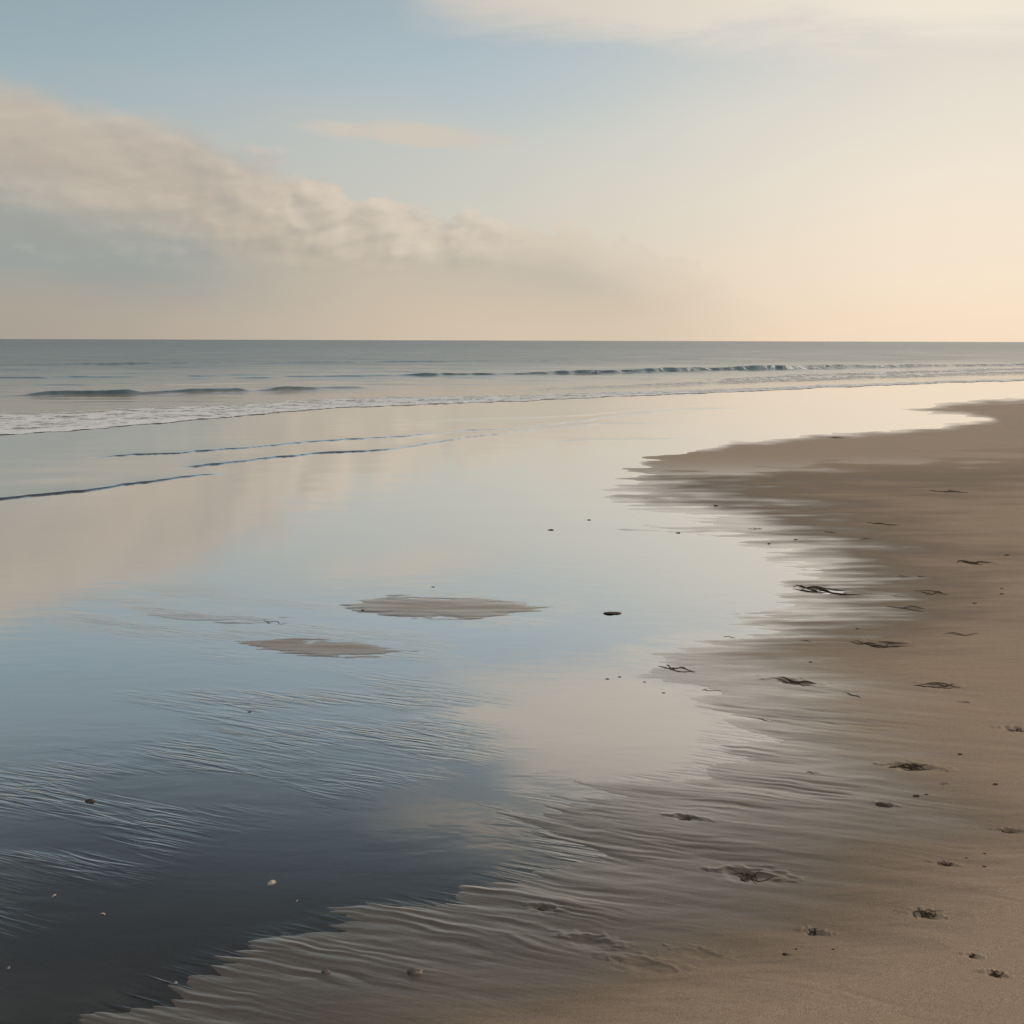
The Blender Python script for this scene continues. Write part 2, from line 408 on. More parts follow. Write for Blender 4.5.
# ------------------------------------------------------------------ materials
# sand: darker, smoother and glossier where it is wet
m_sand, T, out = material('sand')
pos = T.new('ShaderNodeNewGeometry').outputs['Position']
dry = attr(T, 'dry'); sheen = attr(T, 'sheen')
ns = T.noise(pos, 0.8, 4, 0.55); ns2 = T.noise(pos, 420.0, 2, 0.6); ns3 = T.noise(pos, 35.0, 3, 0.6)
wetc = T.mix(ns, (0.100, 0.081, 0.062), (0.126, 0.103, 0.079))
dryc = T.mix(ns, (0.415, 0.322, 0.242), (0.475, 0.372, 0.284))
c = T.mix(dry, wetc, dryc)
c = T.mix(T.mr(ns2, 0.3, 0.75), T.mix(1.0, c, (0.60, 0.60, 0.60), 'MULTIPLY'), T.mix(1.0, c, (1.32, 1.32, 1.32), 'MULTIPLY'))
c = T.mix(T.m('MULTIPLY', T.mr(ns3, 0.5, 0.8), 0.22), c, T.mix(1.0, c, (0.7, 0.68, 0.66), 'MULTIPLY'))
ns4 = T.noise(pos, 170.0, 2, 0.7)
c = T.mix(T.m('MULTIPLY', T.mr(ns4, 0.63, 0.72), 0.5), c, T.mix(1.0, c, (0.5, 0.47, 0.45), 'MULTIPLY'))
pb = T.new('ShaderNodeBsdfPrincipled')
T.put(pb.inputs['Base Color'], c)
T.put(pb.inputs['Roughness'], T.mr(dry, 0.0, 0.6, 0.45, 0.85))
T.put(pb.inputs['Specular IOR Level'], T.mr(dry, 0.0, 0.8, 0.5, 0.15))
bp = T.new('ShaderNodeBump'); T.put(bp.inputs['Height'], ns2); T.put(bp.inputs['Strength'], T.mr(dry, 0.0, 0.7, 0.05, 0.5)); bp.inputs['Distance'].default_value = 0.002
T.put(pb.inputs['Normal'], bp.outputs[0])
# the film of water held between the grains, over fine streaks drawn by the backwash
sp3 = T.new('ShaderNodeSeparateXYZ'); T.put(sp3.inputs[0], pos)
ca = T.m('SUBTRACT', T.m('MULTIPLY', sp3.outputs[0], math.cos(math.radians(25))), T.m('MULTIPLY', sp3.outputs[1], math.sin(math.radians(25))))
cb = T.m('ADD', T.m('MULTIPLY', sp3.outputs[0], math.sin(math.radians(25))), T.m('MULTIPLY', sp3.outputs[1], math.cos(math.radians(25))))
nst = T.noise(T.comb(T.m('MULTIPLY', ca, 5.0), T.m('MULTIPLY', cb, 62.0)), 1.0, 4, 0.6, 0.6)
b2 = T.new('ShaderNodeBump'); T.put(b2.inputs['Height'], nst); b2.inputs['Strength'].default_value = 1.0; T.put(b2.inputs['Distance'], T.mr(dry, 0.0, 1.0, 0.0012, 0.0009))
T.put(bp.inputs['Normal'], b2.outputs[0])
fr = T.new('ShaderNodeFresnel'); fr.inputs[0].default_value = 1.5
ff = T.ramp(fr.outputs[0], [(0.0, 0.0), (0.06, 0.07), (0.089, 0.13), (0.17, 0.36), (0.21, 0.47), (0.31, 0.62), (0.5, 0.80), (1.0, 1.0)])
wet = sheen
gl = T.new('ShaderNodeBsdfGlossy'); T.put(gl.inputs['Roughness'], T.mr(sheen, 1.0, 0.2, 0.09, 0.26)); gl.inputs['Color'].default_value = (0.95, 0.95, 0.95, 1); T.put(gl.inputs['Normal'], b2.outputs[0])
mx = T.new('ShaderNodeMixShader'); T.put(mx.inputs[0], T.m('MULTIPLY', ff, wet)); T.put(mx.inputs[1], pb.outputs[0]); T.put(mx.inputs[2], gl.outputs[0])
T.put(out.inputs[0], mx.outputs[0])

# water film
m_film, T, out = material('shallow_water')
geo = T.new('ShaderNodeNewGeometry')
sx = T.new('ShaderNodeSeparateXYZ'); T.put(sx.inputs[0], geo.outputs['Position'])
v = T.comb(T.m('MULTIPLY', sx.outputs[0], 1.0), T.m('MULTIPLY', sx.outputs[1], 2.0))
nb = T.noise(v, 3.0, 3, 0.5, 0.3)
th_ = math.radians(25)
ca = T.m('SUBTRACT', T.m('MULTIPLY', sx.outputs[0], math.cos(th_)), T.m('MULTIPLY', sx.outputs[1], math.sin(th_)))
cb = T.m('ADD', T.m('MULTIPLY', sx.outputs[0], math.sin(th_)), T.m('MULTIPLY', sx.outputs[1], math.cos(th_)))
nr = T.noise(T.comb(T.m('MULTIPLY', ca, 2.6), T.m('MULTIPLY', cb, 20.0)), 1.0, 3, 0.5, 0.5)
pt = T.noise(T.comb(T.m('MULTIPLY', ca, 1.2), T.m('MULTIPLY', cb, 2.6)), 1.0, 3, 0.5, 0.3)
rip = T.m('MULTIPLY', attr(T, 'rip'), T.mr(pt, 0.38, 0.60))
crest = T.m('POWER', T.m('SUBTRACT', 1.0, T.m('ABSOLUTE', T.m('MULTIPLY', T.m('SUBTRACT', nr, 0.5), 5.0)), clamp=True), 1.6)
hgt = T.m('ADD', T.m('MULTIPLY', nb, 0.0009), T.m('MULTIPLY', T.m('MULTIPLY', crest, rip), 0.0011))
bp = T.new('ShaderNodeBump'); T.put(bp.inputs['Height'], hgt); bp.inputs['Strength'].default_value = 1.0; bp.inputs['Distance'].default_value = 1.0
fr = T.new('ShaderNodeFresnel'); fr.inputs[0].default_value = 1.5; T.put(fr.inputs['Normal'], bp.outputs[0])
ff = T.ramp(fr.outputs[0], [(0.0, 0.0), (0.06, 0.07), (0.089, 0.14), (0.17, 0.44), (0.21, 0.60), (0.31, 0.76), (0.5, 0.88), (1.0, 1.0)])
gl = T.new('ShaderNodeBsdfGlossy'); gl.inputs['Roughness'].default_value = 0.045; gl.inputs['Color'].default_value = (0.98, 0.98, 0.98, 1); T.put(gl.inputs['Normal'], bp.outputs[0])
tr = T.new('ShaderNodeBsdfTransparent'); tr.inputs[0].default_value = (0.95, 0.955, 0.955, 1)
mx = T.new('ShaderNodeMixShader'); T.put(mx.inputs[0], ff); T.put(mx.inputs[1], tr.outputs[0]); T.put(mx.inputs[2], gl.outputs[0])
T.put(out.inputs[0], mx.outputs[0])

# sea
m_sea, T, out = material('sea_water')
geo = T.new('ShaderNodeNewGeometry')
sx = T.new('ShaderNodeSeparateXYZ'); T.put(sx.inputs[0], geo.outputs['Position'])
chop = attr(T, 'chop')
v1 = T.comb(T.m('MULTIPLY', sx.outputs[0], 0.35), T.m('MULTIPLY', sx.outputs[1], 1.0))
n1 = T.noise(v1, 0.9, 5, 0.6, 0.4)
v2 = T.comb(T.m('MULTIPLY', sx.outputs[0], 0.25), T.m('MULTIPLY', sx.outputs[1], 0.6))
n2 = T.noise(v2, 0.12, 4, 0.55, 0.3)
hgt = T.m('ADD', T.m('MULTIPLY', n1, 0.16), T.m('MULTIPLY', n2, 0.9))
bp = T.new('ShaderNodeBump'); T.put(bp.inputs['Height'], hgt); T.put(bp.inputs['Strength'], chop); bp.inputs['Distance'].default_value = 1.0
pb = T.new('ShaderNodeBsdfPrincipled')
cs = T.mix(attr(T, 'deep'), (0.30, 0.275, 0.24), (0.090, 0.155, 0.195))
T.put(pb.inputs['Base Color'], cs)
T.put(pb.inputs['Roughness'], T.mr(chop, 0.0, 0.5, 0.12, 0.28)); pb.inputs['IOR'].default_value = 1.34
T.put(pb.inputs['Normal'], bp.outputs[0])
T.put(out.inputs[0], pb.outputs[0])

# foam
m_foam, T, out = material('foam')
pos = T.new('ShaderNodeNewGeometry').outputs['Position']
fo = attr(T, 'foam')
sf = T.new('ShaderNodeSeparateXYZ'); T.put(sf.inputs[0], pos)
nf = T.noise(T.comb(T.m('MULTIPLY', sf.outputs[0], 1.0), T.m('MULTIPLY', sf.outputs[1], 0.42)), 5.0, 5, 0.7, 0.6)
nf2 = T.noise(T.comb(T.m('MULTIPLY', sf.outputs[0], 0.5), T.m('MULTIPLY', sf.outputs[1], 0.55)), 2.6, 4, 0.65, 0.8)
cov = T.m('ADD', fo, T.m('MULTIPLY', T.m('SUBTRACT', nf, 0.5), 1.5))
cov = T.m('ADD', cov, T.m('MULTIPLY', T.m('SUBTRACT', nf2, 0.5), 1.9))
al = T.mr(cov, 0.36, 0.85)
df = T.new('ShaderNodeBsdfPrincipled'); df.inputs['Base Color'].default_value = (0.86, 0.90, 0.95, 1); df.inputs['Roughness'].default_value = 0.8
bp = T.new('ShaderNodeBump'); T.put(bp.inputs['Height'], nf); bp.inputs['Strength'].default_value = 0.12; bp.inputs['Distance'].default_value = 0.03
T.put(df.inputs['Normal'], bp.outputs[0])
tr = T.new('ShaderNodeBsdfTransparent')
mx = T.new('ShaderNodeMixShader'); T.put(mx.inputs[0], al); T.put(mx.inputs[1], tr.outputs[0]); T.put(mx.inputs[2], df.outputs[0])
T.put(out.inputs[0], mx.outputs[0])

def simple_mat(name, c1, c2, scale, rough, bump=0.4, spec=0.5):
    m, T, out = material(name)
    tc_ = T.new('ShaderNodeTexCoord').outputs['Object']
    n = T.noise(tc_, scale, 4, 0.6, 0.3)
    pb = T.new('ShaderNodeBsdfPrincipled'); T.put(pb.inputs['Base Color'], T.mix(T.mr(n, 0.3, 0.7), c1, c2))
    pb.inputs['Roughness'].default_value = rough; pb.inputs['Specular IOR Level'].default_value = spec
    b = T.new('ShaderNodeBump'); T.put(b.inputs['Height'], n); b.inputs['Strength'].default_value = bump; b.inputs['Distance'].default_value = 0.002
    T.put(pb.inputs['Normal'], b.outputs[0]); T.put(out.inputs[0], pb.outputs[0])
    return m
m_weed = simple_mat('seaweed', (0.038, 0.028, 0.019), (0.105, 0.078, 0.053), 60, 0.75, .5, .15)
m_peb = simple_mat('dark_pebble', (0.045, 0.037, 0.029), (0.10, 0.081, 0.063), 90, 0.65, .4, .2)
m_shell = simple_mat('shell', (0.34, 0.31, 0.27), (0.50, 0.46, 0.41), 120, 0.4)
m_stone = simple_mat('grey_stone', (0.10, 0.09, 0.08), (0.22, 0.20, 0.18), 70, 0.6)

# ------------------------------------------------------------------ the beach
rows = np.concatenate([np.arange(1075, 700, -0.80), np.arange(700, 480, -0.62), np.arange(480, 396, -0.5), np.arange(396, 372, -1.0), np.arange(372, 352, -2.0)])
cols = np.concatenate([np.linspace(-3500, -900, 30)[:-1], np.linspace(-900, -110, 110)[:-1], np.arange(-110, 1140, 1.05), np.linspace(1140, 2000, 130)[1:], np.linspace(2000, 5000, 40)[1:]])
PX, PY = np.meshgrid(cols, rows)
_, Yr = at(np.full_like(rows, 512.0), rows)      # straight rows: one distance per row
Yr = np.concatenate([[-40, -20, -10, -5, -2.5, -1, -0.2, 0.3, 0.7, 1.0, 1.3, 1.55, 1.75, 1.9, 2.0], Yr[Yr > 2.03]])
D = np.maximum(Yr * cp - (base_z(Yr) - H) * sp_, 0)
D = np.where(Yr < 2.0, np.hypot(Yr - 2.0, D[15]) if True else D, D)
Y2 = np.repeat(Yr[:, None], len(cols), 1)
X2 = (cols[None, :] - 512) / F * D[:, None]
hh_, dd_, py_ = ground_h(X2, Y2)
Zs = base_z(Y2) + hh_
PXg, PYg, _g = px_of(X2, Y2, base_z(Y2))
PYg = np.where(Y2 < 2.0, 1500, PYg); PXg = np.where(Y2 < 2.0, 512 + X2 * 400, PXg)
strk = fbm(PXg / 150 + PYg / 50, PYg / 4.5, 3, 89)
dd2 = dd_ + 40 * fbm(X2 * .8, Y2 * 1.1, 3, 88) + 30 * strk
near = sstep(PYg, 720, 860)
dryness = sstep(dd2 - 150 * near, 0, 260 + 90 * near)
sheen = sstep(dd2, 105 + 150 * sstep(PYg, 610, 700) + 120 * near, -5)
far_dry = sstep(PYg, 500, 452) * sstep(dd_, -3, 16) * 0.95
sheen = sheen * (1 - 0.30 * near) * (1 - 0.20 * sstep(dd_, 0, 25)); dryness = np.maximum(dryness, far_dry); sheen = np.minimum(sheen, 1 - far_dry)
for poly in (ISLE_A, ISLE_B):
    p_x, p_y, _d = px_of(X2, Y2, base_z(Y2))
    isl = sstep(sdist(p_x, p_y, poly), -20, 20) * (Y2 > 2)
    dryness = np.maximum(dryness, 0.52 * isl); sheen = np.minimum(sheen, 1 - (0.55 + 0.25 * strk) * isl)
me = grid_mesh('sand', X2, Y2, Zs, attrs={'dry': dryness, 'sheen': sheen})
link('sand', me, m_sand, kind='structure')

# water film over it: coarser
rows_f = np.concatenate([np.arange(1075, 520, -5.0), np.arange(520, 396, -0.2), np.arange(396, 352, -2.0)])
cols_f = np.concatenate([np.linspace(-3500, -400, 40)[:-1], np.arange(-400, 1200, 3.0), np.linspace(1200, 5000, 50)])
_, Yf = at(np.full_like(rows_f, 512.0), rows_f)
Yf = np.concatenate([[-40, -20, -10, -4, -1, 0.5, 1.4, 2.0], Yf[Yf > 2.03]])
Df = Yf * cp - (base_z(Yf) - H) * sp_
D2 = 2.0 * cp - (float(base_z(2.0)) - H) * sp_
Df = np.where(Yf < 2.0, np.hypot(Yf - 2.0, D2), Df)
Y3 = np.repeat(Yf[:, None], len(cols_f), 1); X3 = (cols_f[None, :] - 512) / F * Df[:, None]
Z3 = film_z(X3, Y3)
p3x, p3y, _d = px_of(X3, Y3, base_z(Y3))
p3y = np.where(Y3 < 2.0, 1500, p3y)
rip = sstep(sdist(p3x, p3y, RIP_A), -90, 30)
rip = np.maximum(rip, 0.6 * sstep(sdist(p3x, p3y, SAND), -42, -2) * sstep(p3y, 590, 660))
rip = np.maximum(rip, 0.5 * sstep(sdist(p3x, p3y, ISLE_A), -70, -5)); rip = np.maximum(rip, 0.7 * sstep(sdist(p3x, p3y, ISLE_C), -90, -5)); rip = np.maximum(rip, 0.7 * sstep(sdist(p3x, p3y, ISLE_B), -70, -5))
me = grid_mesh('shallow_water', X3, Y3, Z3, attrs={'rip': rip})
link('shallow_water', me, m_film, kind='structure')

# ------------------------------------------------------------------ the sea
FRONT = [(-3500, 900), (-800, 520), (-200, 452), (0, 434), (60, 431), (120, 426), (200, 419), (256, 414), (330, 408), (400, 405), (512, 401), (600, 397), (680, 394),
         (770, 390), (860, 386), (1000, 381), (1100, 378), (1500, 368), (5000, 350)]
Ys = np.concatenate([np.arange(8, 17, 1.0), np.arange(17, 80, 0.085), np.geomspace(80, 400, 160), np.geomspace(410, 60000, 60)])
cols_s = np.concatenate([np.linspace(-3500, -300, 50)[:-1], np.arange(-300, 1300, 3.2), np.linspace(1300, 5000, 50)])
Dsea = Ys * cp - (SEA - H) * sp_
Y4 = np.repeat(Ys[:, None], len(cols_s), 1); X4 = (cols_s[None, :] - 512) / F * Dsea[:, None]
px4, py4, dist4 = px_of(X4, Y4, SEA)
Lf = np.array(FRONT, float)
jag = 0.9 * vnoise(px4 / 30, py4 * 0, 12) + 0.5 * vnoise(px4 / 9, py4 * 0, 13)
yfront = np.interp(px4, Lf[:, 0], Lf[:, 1]) + jag
Yfront = at(px4[0], yfront[0])[1][None, :] * np.ones_like(Y4)
dF = Y4 - Yfront                                         # metres seaward of the foam front
Z4 = SEA + 0.012 * sstep(dF, -0.05, 0.8) - 0.014 * sstep(dF, 0.0, -0.5) + 0.03 * sstep(dF, 0.5, 6)
foam = 0.0 * Z4
# the band of froth at the front
wband = 4.6 * sstep(px4, 900, -50) + 2.2
foam = np.maximum(foam, sstep(dF, -0.15, 0.3) * sstep(dF, wband * 1.25, wband * 0.5) * 0.80)
foam = np.maximum(foam, (sstep(dF, -0.3, -0.1) * sstep(dF, 0.9, 0.3)) * 0.95)
Z4 = Z4 + 0.015 * foam * (vnoise(X4 * 2.2, Y4 * 3, 15) + 0.6)
# wave crests: (picture line of the crest's foot, [(px, height m)], foam strength, foam reach seaward)
CRESTS = [
    ([(-600, 404), (0, 397), (130, 396), (230, 393), (290, 391), (345, 390), (400, 388), (600, 384)],
     [(-600, .15), (0, .02), (24, .06), (42, .15), (95, .19), (128, .18), (142, .07), (165, .13), (210, .12), (240, .14), (252, .05), (278, .12), (300, .09), (335, .08), (370, .03), (420, .0), (600, 0)], .30, 1.6),
    ([(100, 381), (290, 378), (400, 377), (512, 375.5), (640, 373), (740, 370.5), (860, 368.5), (1024, 366), (1500, 361)],
     [(100, .0), (280, .04), (330, .07), (400, .05), (430, .14), (520, .10), (560, .20), (640, .17), (700, .26), (760, .26), (800, .22), (900, .17), (1024, .15), (1500, .2)], .75, 7.0),
    ([(480, 394), (600, 389), (700, 385), (760, 382), (860, 378.5), (1024, 374), (1400, 367)],
     [(480, .0), (560, .04), (680, .06), (740, .08), (850, .08), (1024, .08), (1400, .1)], .95, 4.5),
    ([(600, 386), (740, 381), (800, 377), (900, 374), (1024, 370.5), (1400, 364)],
     [(600, .0), (700, .03), (740, .07), (850, .08), (1024, .09), (1400, .12)], .95, 6.0),
    ([(-600, 383), (0, 379), (150, 378), (300, 376)], [(-600, .1), (0, .05), (60, .07), (160, .03), (260, .06), (300, 0)], .0, 2.0),
    ([(-600, 372), (0, 366), (200, 364), (500, 362), (900, 358)],
     [(-600, .12), (0, .10), (100, .14), (250, .08), (420, .12), (600, .06), (900, 0)], .0, 2.0),
]
crest_h = []
for line, hs, fs, reach in CRESTS:
    L = np.array(line, float); Hs = np.array(hs, float)
    p1 = cols_s
    yl = np.interp(p1, L[:, 0], L[:, 1]) + 0.30 * vnoise(p1 / 50, p1 * 0, 70) + 0.15 * vnoise(p1 / 11, p1 * 0, 71)
    Yc = at(p1, yl)[1][None, :]
    hgt = np.interp(p1, Hs[:, 0], Hs[:, 1], left=Hs[0, 1], right=0)[None, :] * (1 + 0.30 * vnoise(p1 / 57, p1 * 0 + line[0][1], 72) + 0.05 * vnoise(p1 / 9.3, p1 * 0 + line[0][1], 73))[None, :]
    d = Y4 - Yc
    prof = np.where(d < 0, np.exp(-(d / 0.42) ** 2), 1 / (1 + (d / 1.5) ** 2))
    Z4 = Z4 + hgt * prof
    crest_h.append(sstep(hgt * prof, 0.02, 0.10) * (0.9 if fs < .35 else 0.5))
    if fs > 0:
        brk = (0.6 + 0.4 * vnoise(px4 / 70, py4 * 0, 81)) * sstep(px4, 420, 760) if fs == .75 else (0.6 if fs < .5 else 1.0)
        fm = fs * brk * sstep(d, -0.5, -0.1) * sstep(d, reach, 0.2) * np.minimum(hgt / 0.1, 1)
        foam = np.maximum(foam, fm)
        # white water running ahead of the crest
        if fs >= .4:
            fm = 0.7 * brk * sstep(d, -3.5, -0.8) * sstep(d, 0.1, -0.3) * np.minimum(hgt / 0.12, 1)
            foam = np.maximum(foam, fm)
deep = sstep(dF, 9, 30)
for h_ in crest_h: deep = np.maximum(deep, h_)
chopv = 0.10 + 0.34 * sstep(dF, 12, 80) + 0.25 * sstep(dF, 80, 500)
chopv = np.where(dF < 14, 0.03 + 0.07 * sstep(dF, 4, 14), chopv)
chopv = chopv * (0.85 + 0.3 * vnoise(X4 / 9, Y4 / 3, 19))
# small swell everywhere near the shore
sw = sstep(dist4, 260, 60) * sstep(dF, 3, 16)
Z4 = Z4 + sw * (0.035 * fbm(X4 / 5.0, Y4 / 1.3, 2, 18) + 0.05 * vnoise(X4 / 22, Y4 / 4.5, 17))
keep = dF > -0.7
me = grid_mesh('sea', X4, Y4, Z4, keep=keep, attrs={'chop': chopv, 'deep': deep})
link('sea', me, m_sea, kind='structure')
fk = foam > 0.06
me = grid_mesh('sea_foam', X4, Y4, Z4 + 0.008, keep=fk, attrs={'foam': foam})
link('sea_foam', me, m_foam, kind='stuff', label='pale bubbly foam along the edge of the breaking waves', cat='foam')

#OBJECTS
# ------------------------------------------------------------------ wrack, stones and shells on the sand
def sand_z(X, Y):
    X = np.asarray(X, float); Y = np.asarray(Y, float)
    return base_z(Y) + ground_h(X, Y)[0]

def tube(paths, rng):
    """paths: list of (points Nx3, radii N, flatten) -> one mesh"""
    V, Fc = [], []
    for P, Rr, fl in paths:
        n = len(P); K = 6; b0 = len(V)
        for i in range(n):
            t = P[min(i + 1, n - 1)] - P[max(i - 1, 0)]; t = t / (np.linalg.norm(t) + 1e-12)
            s_ = np.cross(t, [0, 0, 1.0]); s_ = s_ / (np.linalg.norm(s_) + 1e-9); u_ = np.cross(s_, t)
            for k in range(K):
                an = 2 * math.pi * k / K
                V.append(P[i] + s_ * math.cos(an) * Rr[i] + u_ * math.sin(an) * Rr[i] * fl)
        for i in range(n - 1):
            for k in range(K):
                a = b0 + i * K + k; b = b0 + i * K + (k + 1) % K
                Fc.append((a, b, b + K, a + K))
        Fc.append(tuple(b0 + k for k in range(K))[::-1]); Fc.append(tuple(b0 + (n - 1) * K + k for k in range(K)))
    return V, Fc
def pymesh(name, V, Fc, smooth=True):
    me = bpy.data.meshes.new(name); me.from_pydata([tuple(map(float, v)) for v in V], [], Fc); me.update()
    if smooth: me.polygons.foreach_set('use_smooth', np.ones(len(me.polygons), bool))
    return me
def thing(name, me, mat, loc, label, cat, group=None):
    o = link(name, me, mat, label=label, cat=cat, group=group); o.location = loc; return o

def weed(px, py, w, label, rng, strands=4, spread=0.25, thick=1.0, cat='seaweed', name='seaweed_strand', mat=None, group=None):
    cx, cy = (float(q) for q in at(float(px), float(py)))
    L = w * math.hypot(cx, cy) / F
    cz = float(sand_z([cx], [cy])[0])
    paths = []
    for k in range(strands):
        n = 14
        ln = L * (1.0 if k == 0 else rng.uniform(.3, .8))
        off = 0 if k == 0 else rng.uniform(-.32, .32) * L
        ang = -TH * .7 + rng.gauss(0, spread)
        t = np.linspace(-.5, .5, n)
        wig = L * (0.05 * np.sin(t * rng.uniform(5, 13) + rng.uniform(0, 6)) + 0.07 * np.sin(t * rng.uniform(3, 6) + rng.uniform(0, 6))) * (1 + spread)
        depth_sc = 1.6 if cy > 6 else 1.15
        xs = cx + off + ln * t * math.cos(ang) - wig * math.sin(ang)
        ys = cy + (rng.uniform(-.10, .10) * L * (0 if k == 0 else 1) + ln * t * math.sin(ang) + wig * math.cos(ang)) * depth_sc
        r0 = max(0.0014, min(0.0042, L * rng.uniform(.010, .020))) * thick * (1.0 + max(0, cy - 4) * 0.10)
        rr = r0 * np.clip(1.15 - np.abs(t * 2) ** 2.2, .12, 1) * (0.75 + 0.5 * np.array([rng.random() for _ in range(n)]))
        zs = sand_z(xs, ys) + rr * 0.35 + 0.002 * max(0, rng.gauss(0, 1)) * np.cos(t * 3)
        P = np.stack([xs - cx, ys - cy, zs - cz], 1)
        paths.append((P, rr, .45))
    V, Fc = tube(paths, rng)
    return thing(name, pymesh(name, V, Fc), mat or m_weed, (cx, cy, cz), label, cat, group)

def lump_mesh(name, rx, ry, rz, rng, rough=.25, nseg=16, nring=10):
    V, Fc = [], []
    sd_ = rng.randrange(1000)
    for i in range(nring + 1):
        ph = math.pi * i / nring
        for k in range(nseg):
            th = 2 * math.pi * k / nseg
            x, y, z = math.sin(ph) * math.cos(th), math.sin(ph) * math.sin(th), math.cos(ph)
            q = 1 + rough * float(vnoise(x * 1.3 + 5, y * 1.3 + z * 1.7, sd_)) + rough * .5 * float(vnoise(x * 3 + z, y * 3, sd_ + 3))
            V.append((x * rx * q, y * ry * q, z * rz * q))
    for i in range(nring):
        for k in range(nseg):
            a = i * nseg + k; b = i * nseg + (k + 1) % nseg
            Fc.append((a, a + nseg, b + nseg, b))
    return pymesh(name, V, Fc)
def pebble(px, py, w, label, rng, flat=.45, mat=None, name='pebble', cat='pebble', group=None, rough=.3):
    cx, cy = (float(q) for q in at(float(px), float(py)))
    L = w * math.hypot(cx, cy) / F
    cz = max(float(sand_z([cx], [cy])[0]), float(film_z(np.array([cx]), np.array([cy]))[0]) - L * flat * .12)
    rz = L * .5 * flat
    o = thing(name, lump_mesh(name, L * .5, L * .5 * rng.uniform(.6, .9), rz, rng, rough), mat or m_peb, (cx, cy, cz + rz * .35), label, cat, group)
    o.rotation_euler = (rng.uniform(-.1, .1), rng.uniform(-.1, .1), rng.uniform(-.5, .5))
    return o
def shell(px, py, w, label, rng, group=None):
    """one valve of a cockle: a ribbed dome with a hinge, lying hollow side down"""
    cx, cy = (float(q) for q in at(float(px), float(py)))
    L = .8 * w * math.hypot(cx, cy) / F
    cz = max(float(sand_z([cx], [cy])[0]), float(film_z(np.array([cx]), np.array([cy]))[0]))
    nr, nt = 9, 27
    V, Fc = [], []
    for side in (0, 1):
        for i in range(nr):
            q = i / (nr - 1)
            for k in range(nt):
                an = math.radians(-78 + 156 * k / (nt - 1))
                rr = L * .55 * q * (1 - .12 * abs(math.sin(an)) ** 3) * (1 + .025 * math.cos(k * math.pi) * q)
                z = L * .24 * math.sin(min(1, q * 1.05 + .12) * math.pi) ** .7 * (math.cos(an) * .5 + .5) + L * .012 * math.cos(k * math.pi) * q
                if side: z -= L * .035
                V.append((rr * math.sin(an), rr * math.cos(an) - L * .25, max(z, -L * .02)))
    off = nr * nt
    for i in range(nr - 1):
        for k in range(nt - 1):
            a = i * nt + k
            Fc.append((a, a + 1, a + nt + 1, a + nt)); Fc.append((off + a, off + a + nt, off + a + nt + 1, off + a + 1))
    for k in range(nt - 1):
        a = (nr - 1) * nt + k; Fc.append((a, a + 1, off + a + 1, off + a))
    for i in range(nr - 1):
        for k in (0, nt - 1):
            a = i * nt + k; Fc.append((a, a + nt, off + a + nt, off + a) if k else (a, off + a, off + a + nt, a + nt))
    o = thing('shell', pymesh('shell', V, Fc), m_shell, (cx, cy, cz), label, 'shell', group)
    o.rotation_euler = (rng.uniform(-.15, .15), rng.uniform(-.2, .2), rng.uniform(-2.5, 2.5))
    return o

GS, GC, GP, GH = 'thin strands of seaweed on the beach', 'dark clumps of seaweed on the sand', 'small dark pebbles on the beach', 'pale shells in the shallow water'
STRANDS = [  # px, py, width px, strands, label
    (829, 591, 64, 5, 'long dark seaweed strand at the right tip of the bright shallow water'),
    (882, 646, 50, 5, 'long tangled seaweed strand lying in a scrape of the right-hand sand, below the water tip'),
    (792, 684, 46, 4, 'seaweed strand in a shallow scrape, on the sand between two finer rippled patches'),
    (885, 525, 28, 2, 'thin straight seaweed strand high on the upper brown sand'),
    (950, 493, 30, 3, 'farthest seaweed strand, alone on the smooth brown sand near the right edge'),
    (978, 564, 32, 5, 'wide bunched seaweed strand by the right edge of the frame, level with the bright water'),
    (866, 540, 13, 2, 'short seaweed scrap just below the thin straight strand on upper sand'),
    (895, 548, 16, 1, 'hair-thin seaweed line below and right of the short scrap on upper sand'),
    (831, 533, 14, 3, 'small seaweed bunch left of the upper brown sand, above the streaky wet edge'),
    (903, 578, 12, 2, 'left of two short seaweed bits side by side on upper right sand'),
    (923, 578, 9, 2, 'right of two short seaweed bits side by side on upper right sand'),
    (932, 594, 30, 3, 'broken line of seaweed to the right of the long dark strand'),
    (898, 597, 14, 2, 'short flat seaweed scrap right beside the end of the long dark strand'),
    (905, 610, 34, 2, 'straight thin seaweed strand under the broken line of bits'),
    (964, 637, 30, 2, 'fine seaweed strand with a dark knot in the middle, on smooth right sand'),
    (853, 698, 24, 2, 'faint thin seaweed strand to the right of the scrape strand'),
    (964, 708, 12, 2, 'tiny lone seaweed scrap below the strand heaped with a knob'),
    (939, 690, 44, 4, 'seaweed strand with a dark knob heaped on its middle'),
    (675, 669, 42, 4, 'seaweed strand on the rippled wet edge at the left of the sand'),
    (710, 690, 22, 3, 'dark seaweed strand on glossy ripples just right of the pale mirrored cloud'),
    (763, 720, 22, 2, 'slim seaweed strand on the glossy ripples below the scrape strand'),
    (806, 642, 12, 2, 'seaweed scrap at the end of a fine groove above the long tangled strand'),
    (729, 637, 14, 2, 'seaweed scrap at the left start of a fine groove by the water'),
    (814, 775, 14, 2, 'short seaweed scrap alone on wet sand left of the ring-shaped clump'),
    (755, 529, 14, 2, 'flat seaweed bit on the silvery streaks above the bright water'),
    (275, 623, 34, 2, 'faint seaweed line on the far left sandbar in the pool'),
    (838, 438, 12, 2, 'dark seaweed fleck on the far upper rim of the sand'),
    (945, 791, 10, 2, 'seaweed fleck down and right of the ring-shaped clump'),
]
